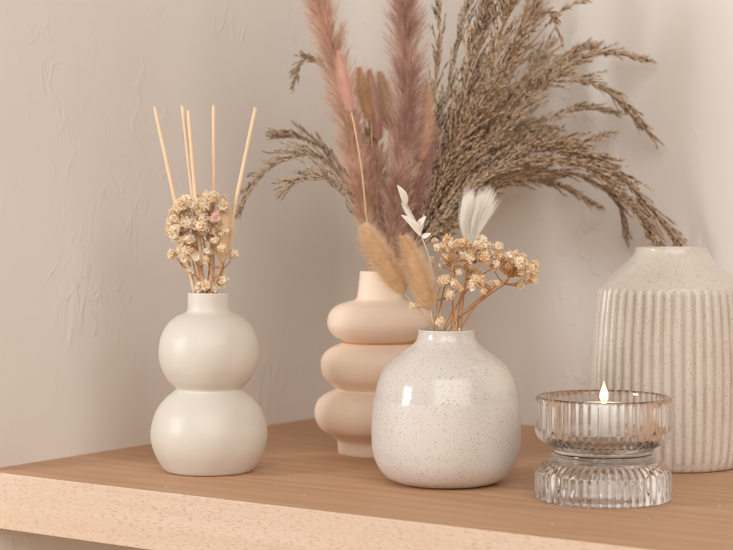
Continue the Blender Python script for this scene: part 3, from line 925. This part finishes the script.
# white tuft: a cut plume, narrow at its foot, ragged on top
wt = thing('white_tuft', st2(2, 5)[0], 'white silky tuft with ragged top behind the dried blossoms', 'dried grass')
g = Geo(); g.tube(catmull(st2(2, 5) + [P(462, 290, Y2 + .008), P(471, 246, Y2 + .006)], 30), 0.0008, 6); g.build('stem', M['straw'], wt)
g = Geo()
foot = P(471, 250, Y2 + .006)
nc = 34
for k in range(nc):
    a_ = rng.uniform(-1, 1); b_ = rng.uniform(-1, 1)
    tipx = 482 + a_ * 17 ; tipy = 190 + (4 if a_ < 0 else 2) * abs(a_) + rng.uniform(-6, 9)
    tp = P(tipx, tipy, Y2 + .006 + b_ * .010)
    mid = P(471 + (tipx - 471) * .15 + a_ * 8.5, 250 - (250 - tipy) * .52, Y2 + .006 + b_ * .008)
    c = catmull([foot, mid, tp], 12)
    n_ = 150
    off = rng.normal(size=(n_, 1, 3)) * 0.00035
    spread = rng.normal(size=(n_, 1, 3)) * 0.0013
    tt = np.linspace(0, 1, 8)
    idx = (tt * 11).astype(int)
    lenf = rng.uniform(0.72, 1.04, (n_, 1, 1))
    pts = foot + (c[idx][None] - foot) * lenf + off + spread * (tt ** 1.2)[None, :, None]
    g.ribbons(pts, 0.00014, np.linspace(1, .3, 8))
g.build('silky_head', M['white_fluff'], wt)

# white bleached leaves
rs = thing('leaf_sprig', st2(-2, 7)[0], 'bleached white leaf sprig curving up left of the white tuft', 'dried leaves')
g = Geo()
YL = Y2 - .022
main = catmull(st2(-2, 7)[:3] + [P(437, 300, Y2 - .002), P(430, 262, Y2 - .016), P(423, 240, YL), P(416, 222, YL), P(408, 207, YL), P(403, 198, YL)], 60)
g.tube(main, np.linspace(.0008, .0003, 60), 6)
g.build('stem', M['white_leaf'], rs)
def leaf(p0, p1, w_px, bend, twist):
    a0, a1 = P(*p0, YL), P(*p1, YL - .003)
    ax = a1 - a0; L = np.linalg.norm(ax); ax = ax / L
    side = norm(np.cross(ax, np.array([math.sin(twist), -math.cos(twist), 0.1])))
    nr = np.cross(side, ax)
    w = w_px * 0.8 * depth(a0) / F
    nu, nv = 14, 7
    v = []
    for i in range(nu):
        t = i / (nu - 1)
        ww = w * math.pow(max(math.sin(math.pi * (0.03 + 0.97 * t ** .85)), 0.0), .8) * .5 + 0.00005
        c = a0 + ax * L * t + nr * math.sin(math.pi * t) * bend * L + side * math.sin(t * 3) * .06 * L
        for j in range(nv):
            s = (j / (nv - 1) * 2 - 1)
            v.append(c + side * ww * s + nr * (abs(s) ** 1.5) * ww * .6)
    f = [[i * nv + j, i * nv + j + 1, (i + 1) * nv + j + 1, (i + 1) * nv + j] for i in range(nu - 1) for j in range(nv - 1)]
    g = Geo(); g.add(v, f)
    o = g.build('leaf', M['white_leaf'], rs)
    s_ = o.modifiers.new('thick', 'SOLIDIFY'); s_.thickness = .0002
leaf((405, 207), (397, 185), 9, .10, .3)
leaf((414, 224), (401, 203), 9, -.08, .9)
leaf((417, 228), (426, 216), 8, .1, -.6)
leaf((421, 236), (401, 215), 9, .1, .2)
leaf((420, 233), (424, 214), 8, -.1, 1.0)
leaf((422, 237), (431, 233), 6, .12, -.3)

# blossoms ----------------------------------------------------------
def blossom_mesh(name, mat, seed, r=0.0036, petals=17):
    rg2 = np.random.default_rng(seed)
    g = Geo()
    # golden-angle set of small cupped, frilly petals around a bud
    for k in range(petals):
        z = 1 - 1.75 * (k + .5) / petals
        a = k * 2.399 + rg2.uniform(-.3, .3)
        n = norm(np.array([math.sqrt(max(0, 1 - z * z)) * math.cos(a), math.sqrt(max(0, 1 - z * z)) * math.sin(a), z]))
        u, w = perp_frame(n)
        rot = rg2.uniform(0, 6.28)
        u, w = u * math.cos(rot) + w * math.sin(rot), w * math.cos(rot) - u * math.sin(rot)
        sz = r * rg2.uniform(.5, .85)
        rr = r * rg2.uniform(.45, 1.0)
        v = []; nn = 6
        for i in range(nn):
            for j in range(nn):
                x, y = (i / (nn - 1) * 2 - 1), (j / (nn - 1) * 2 - 1)
                q = math.hypot(x, y)
                if q > 1: x, y = x / q * 1.05, y / q * 1.05
                d = (x * x + y * y)
                v.append(n * (rr + sz * (.30 * d - .25 + .5 * math.sin(4 * x + k) * math.cos(3.6 * y + 2 * k) * d + .3 * (y * x))) + u * sz * x + w * sz * y)
        f = [[i * nn + j, i * nn + j + 1, (i + 1) * nn + j + 1, (i + 1) * nn + j] for i in range(nn - 1) for j in range(nn - 1)]
        g.add(v, f)
    # bud
    ph = np.linspace(0, np.pi, 8)
    g.tube(np.array([[0, 0, -math.cos(p) * r * .7] for p in ph]), np.maximum(np.sin(ph) * r * .68, 1e-5), 8)
    me = mesh_np(name, np.vstack(g.v), np.vstack(g.f))
    me.materials.append(mat)
    me.polygons.foreach_set('use_smooth', [True] * len(me.polygons))
    return me

def blossoms(parent, pts, meshes, scales, sep_mesh=None):
    for i, (p, s) in enumerate(zip(pts, scales)):
        o = bpy.data.objects.new('blossom', meshes[i % len(meshes)])
        COL.objects.link(o)
        o.parent = parent
        o.location = Vector(p) - parent.location
        o.rotation_euler = (rng.uniform(0, 6.28), rng.uniform(0, 6.28), rng.uniform(0, 6.28))
        o.scale = (s, s, s * rng.uniform(.85, 1.1))

def sprig_stems(g, root_pts, hubs, pts, r0=0.0007, r1=0.00028):
    """stems from the mouth to hubs, twigs from the hubs to each blossom"""
    hubs = np.array(hubs)
    for h in hubs:
        c = catmull(list(root_pts(h)) + [h], 24)
        g.tube(c, np.linspace(r0, r0 * .7, 24), 6)
    for p in pts:
        d = np.linalg.norm(hubs - p, axis=1) + np.maximum(0, hubs[:, 2] - p[2] + .004) * 3
        h = hubs[int(np.argmin(d))]
        up = np.array([0, 0, np.linalg.norm(p - h) * .25])
        mid = h + (p - h) * .5 - up * .4 + rng.normal(size=3) * .0008
        g.tube(catmull([h, mid, p], 10), np.linspace(r1 * 1.3, r1, 10), 5)

bm_c = [blossom_mesh('blossom', M['petal'], s) for s in (1, 2, 3, 4)]
bm_o = [blossom_mesh('blossom', M['petal_orange'], s) for s in (5, 6, 7)]

# dried blossoms in the speckled vase
def scatter(n, sampler, mind, Yc, dY):
    out = []
    tries = 0
    while len(out) < n and tries < 20000:
        tries += 1
        x, y = sampler()
        p = P(x, y, Yc + rng.uniform(-dY, dY))
        if all(np.linalg.norm(p - q) > mind for q in out): out.append(p)
    return out
def samp_fan():
    while True:
        x = rng.uniform(428, 536); 
        top = 238 + 0.0035 * (x - 470) ** 2 + (x > 505) * 8
        bot = 300 - (x - 428) * 0.12 if x < 470 else 296 - (x - 470) * .22
        y = top + (bot - top) * rng.beta(1.1, 1.6)
        return x, y
pts_o = scatter(88, samp_fan, 0.0040, Y2 - .004, .022)
pts_o += [P(413, 306, Y2 - .02), P(524, 262, Y2), P(536, 272, Y2), P(516, 253, Y2), P(527, 276, Y2 - .01), P(520, 284, Y2), P(435, 241, Y2), P(447, 240, Y2 + .01), P(499, 256, Y2 - .01), P(440, 322, Y2 - .016), P(443, 281, Y2 - .02)]
so = thing('blossom_sprig', st2(3, -2)[0], 'spreading bunch of dried peach blossoms on thin orange stems in the speckled vase', 'dried flowers')
hubs_px = [(445, 285, -.012), (455, 272, .006), (466, 280, -.004), (478, 276, .012), (490, 290, -.006), (505, 284, .002), (436, 300, -.006), (470, 262, .010), (512, 276, -.004), (452, 262, -.010)]
hubs = [P(x, y, Y2 + d) for x, y, d in hubs_px]
g = Geo()
k_ = [0]
def roots2(h):
    k_[0] += 1
    a = k_[0] * 2.4
    sx = 1 if h[0] > v2.base[0] else -1
    mo = mouth(v2, 333, sx * .004 + .008 * math.cos(a) * .8, .009 * math.sin(a))
    bot = v2.base + np.array([-.006 * math.cos(a), .006 * math.sin(a), .014])
    return [bot, .4 * bot + .6 * mo, mo, .5 * mo + .5 * h + np.array([-sx * .001, 0, .002])]
sprig_stems(g, roots2, hubs, pts_o, .00085, .00035)
g.build('stem', M['twig'], so)
blossoms(so, pts_o, bm_o[:2] + bm_c[:3], rng.uniform(0.5, 0.98, len(pts_o)))

# ------------------------------------------------------------------ bulb vase contents
Y1 = v1.base[1]
stick_top = [((154.8, 107), .004, -0.012, .000, 'leftmost reed stick, leaning left out of the bulb vase'), ((182.4, 105.5), .006, -0.006, .004, 'pale reed stick, left one of the close pair in the bulb vase'),
             ((188.3, 110.5), -.004, -0.004, -.006, 'slightly shorter reed stick, right one of the close pair in the bulb vase'), ((213.8, 105), .0, 0.002, .006, 'upright reed stick in the middle right of the bulb vase'),
             ((255.6, 107.5), .004, 0.006, -.001, 'rightmost reed stick, leaning right out of the bulb vase')]
for (tx, ty), dY, mx, my, lab in stick_top:
    top = P(tx, ty, Y1 + dY)
    mo = mouth(v1, 294, mx * .85, my)
    d = norm(mo - top)
    # run on down to the inside of the vase
    L = (mo[2] - 0.075) / -d[2]
    bot = mo + d * L
    g = Geo()
    bend = norm(np.cross(d, [0, 1, 0])) * rng.uniform(-.0006, .0006)
    tt = np.linspace(0, 1, 24)
    pts = bot + (top - bot) * tt[:, None] + bend * np.sin(np.pi * tt)[:, None]
    rr = 0.00150 * (1 + .04 * np.sin(tt * 40 + tx))
    rr[0] *= .85; rr[-1] *= .86
    g.tube(pts, rr, 12)
    o = g.build('reed_stick', M['reed_stick'], None, True, bot)
    tag(o, lab, 'reed stick', 'reed sticks in the bulb vase')

pts_c = []
def samp_cl():
    while True:
        x, y = rng.uniform(167, 229), rng.uniform(195, 268)
        if ((x - 200) / 33) ** 2 + ((y - 227) / 35) ** 2 < 1 and not (x > 214 and y > 205 and y < 262 and rng.uniform() < .55): return x, y
pts_c = scatter(62, samp_cl, 0.0047, Y1 - .012, .012)
pts_c += [P(171, 224, Y1 - .006), P(177, 210, Y1 - .006), P(173, 254, Y1 - .006), P(190, 270, Y1 - .01), P(186, 256, Y1 - .018), P(233, 254, Y1 - .008), P(223, 281, Y1 - .004), P(206, 285, Y1 - .012), P(199, 288, Y1 - .009), P(213, 287, Y1 - .006), P(206, 199, Y1 - .01), P(190, 203, Y1 - .01)]
s1 = thing('blossom_sprig', mouth(v1, 330, 0, 0), 'tight cluster of dried cream blossoms in front of the reed sticks', 'dried flowers')
hubs = [P(x, y, Y1 + d) for x, y, d in [(201, 258, -.010), (195, 246, -.008), (204, 240, -.012), (187, 236, -.006), (199, 222, -.010), (213, 236, -.010), (186, 220, -.008), (181, 264, -.004), (224, 268, -.002), (210, 216, -.01)]]
g = Geo()
q_ = [0]
def roots1(h):
    q_[0] += 1
    a = q_[0] * 2.4
    mo = mouth(v1, 294, .006 * math.cos(a), -.003 + .005 * math.sin(a))
    bot = mouth(v1, 330, .003 * math.cos(a), .003 * math.sin(a))
    return [bot, mo, .5 * (mo + h)]
sprig_stems(g, roots1, hubs, pts_c, .0007, .0003)
g.build('stem', M['twig'], s1)
blossoms(s1, pts_c, bm_c, rng.uniform(0.68, 1.05, len(pts_c)))
pk = bpy.data.objects.new('blossom', blossom_mesh('blossom', M['petal_pink'], 21))
COL.objects.link(pk); pk.parent = s1; pk.location = Vector(P(216, 217, Y1 - .026)) - s1.location; pk.scale = (.95,) * 3
pk['label'] = 'single pale pink blossom'
mo = mouth(v1, 294, .006, -.002)
bunny_tail([(222, 262), (225, 228), (223, 196)], 13.5, Y1 - .012, 'bunny', [mouth(v1, 330, .003, 0), mo, P(218, 276, Y1 - .006)], 'beige fluffy tail behind the cream blossoms in the bulb vase', None, n=5500, hair=.0060)

# a few shed crumbs and fluff on the board
g = Geo()
for _ in range(34):
    x, y = rng.uniform(20, 720), rng.uniform(455, 535)
    p = G(x, y)
    if np.dot(p - corner, nB) > shelf_depth - .006 or np.dot(p - corner, nB) < .01 or np.dot(p - corner, nL) < .01: continue
    if any(np.linalg.norm(p[:2] - q[:2]) < r_ for q, r_ in ((v1.base, .045), (v2.base, .055), (v3.base, .055), (v4.base, .062), (gb, .048))): continue
    a = rng.uniform(0, 6.28); L_ = rng.uniform(.0006, .0016)
    d_ = np.array([math.cos(a), math.sin(a), .06])
    g.tube([p - d_ * L_ * .5 + [0, 0, .0004], p + [0, 0, .0005], p + d_ * L_ * .5 + [0, 0, .0004]], [.00015, .00035, .00015], 6)
tag(g.build('crumbs', M['petal'], None), 'tiny pale plant crumbs scattered over the shelf board', 'crumbs', None, 'stuff')

# ------------------------------------------------------------------ light
def area(name, loc, target, sx, sy, power, col):
    l = bpy.data.lights.new(name, 'AREA'); l.shape = 'RECTANGLE'; l.size = sx; l.size_y = sy
    l.energy = power; l.color = col
    o = bpy.data.objects.new(name, l); COL.objects.link(o)
    o.location = Vector(loc)
    o.rotation_euler = (Vector(target) - Vector(loc)).to_track_quat('-Z', 'Y').to_euler()
    return o
tgt = np.array([0.10, 1.42, 0.12])
def polar(az, el, dist):
    """az: degrees to the left of the direction from the vases to the camera"""
    a, e = R(az), R(el)
    return tgt + dist * np.array([-math.sin(a) * math.cos(e), -math.cos(a) * math.cos(e), math.sin(e)])
wp = polar(66.0, 13, 1.95)
wside = norm(np.cross(tgt - wp, [0, 0, 1]))
area('window_light', wp - wside * .105, tgt - wside * .105, 0.17, 0.66, 9.3, (0.96, 0.975, 1.0))
area('window_light', wp + wside * .105, tgt + wside * .105, 0.17, 0.66, 9.3, (0.96, 0.975, 1.0))
area('room_light', polar(-6, 27, 2.6), tgt, 2.7, 1.9, 52, (1.0, 0.995, 0.98))

fl_ = bpy.data.lights.new('candle_glow', 'POINT'); fl_.energy = 0.02; fl_.color = (1.0, 0.62, 0.30); fl_.shadow_soft_size = 0.002
flo = bpy.data.objects.new('candle_glow', fl_); COL.objects.link(flo); flo.location = Vector(fb + np.array([0, 0, .006]))

w = bpy.data.worlds.new('World'); scene.world = w; w.use_nodes = True
bg = w.node_tree.nodes['Background']
wnt = w.node_tree
wtc = wnt.nodes.new('ShaderNodeTexCoord'); wsp = wnt.nodes.new('ShaderNodeSeparateXYZ')
wnt.links.new(wtc.outputs['Generated'], wsp.inputs[0])
wnt.links.new(mixc(wnt, maprange(wnt, wsp.outputs[2], -0.6, 0.1), (1.0, 0.80, 0.60), (1.0, 0.58, 0.28)), bg.inputs[0])
# ambient is stronger from below, added to brighten the wall under the shelf
wnt.links.new(maprange(wnt, wsp.outputs[2], -0.6, 0.2, 0.66, 0.21, True), bg.inputs[1])

# ------------------------------------------------------------------ camera
cam = bpy.data.cameras.new('camera'); co = bpy.data.objects.new('camera', cam); COL.objects.link(co)
cam.sensor_width = 36; cam.lens = 36 * F / 733.0
co.location = (0, 0, CAM_H); co.rotation_euler = (math.pi / 2 - PITCH, 0, 0)
cam.clip_start = 0.05; cam.clip_end = 50
cam.dof.use_dof = True; cam.dof.focus_distance = 1.27; cam.dof.aperture_fstop = 9.5
scene.camera = co

scene.view_settings.view_transform = 'Standard'
scene.view_settings.look = 'None'
scene.view_settings.exposure = 0
scene.view_settings.gamma = 1
scene.cycles.use_denoising = True
scene.cycles.max_bounces = 16
scene.cycles.transmission_bounces = 16
scene.cycles.transparent_max_bounces = 16
scene.cycles.diffuse_bounces = 6
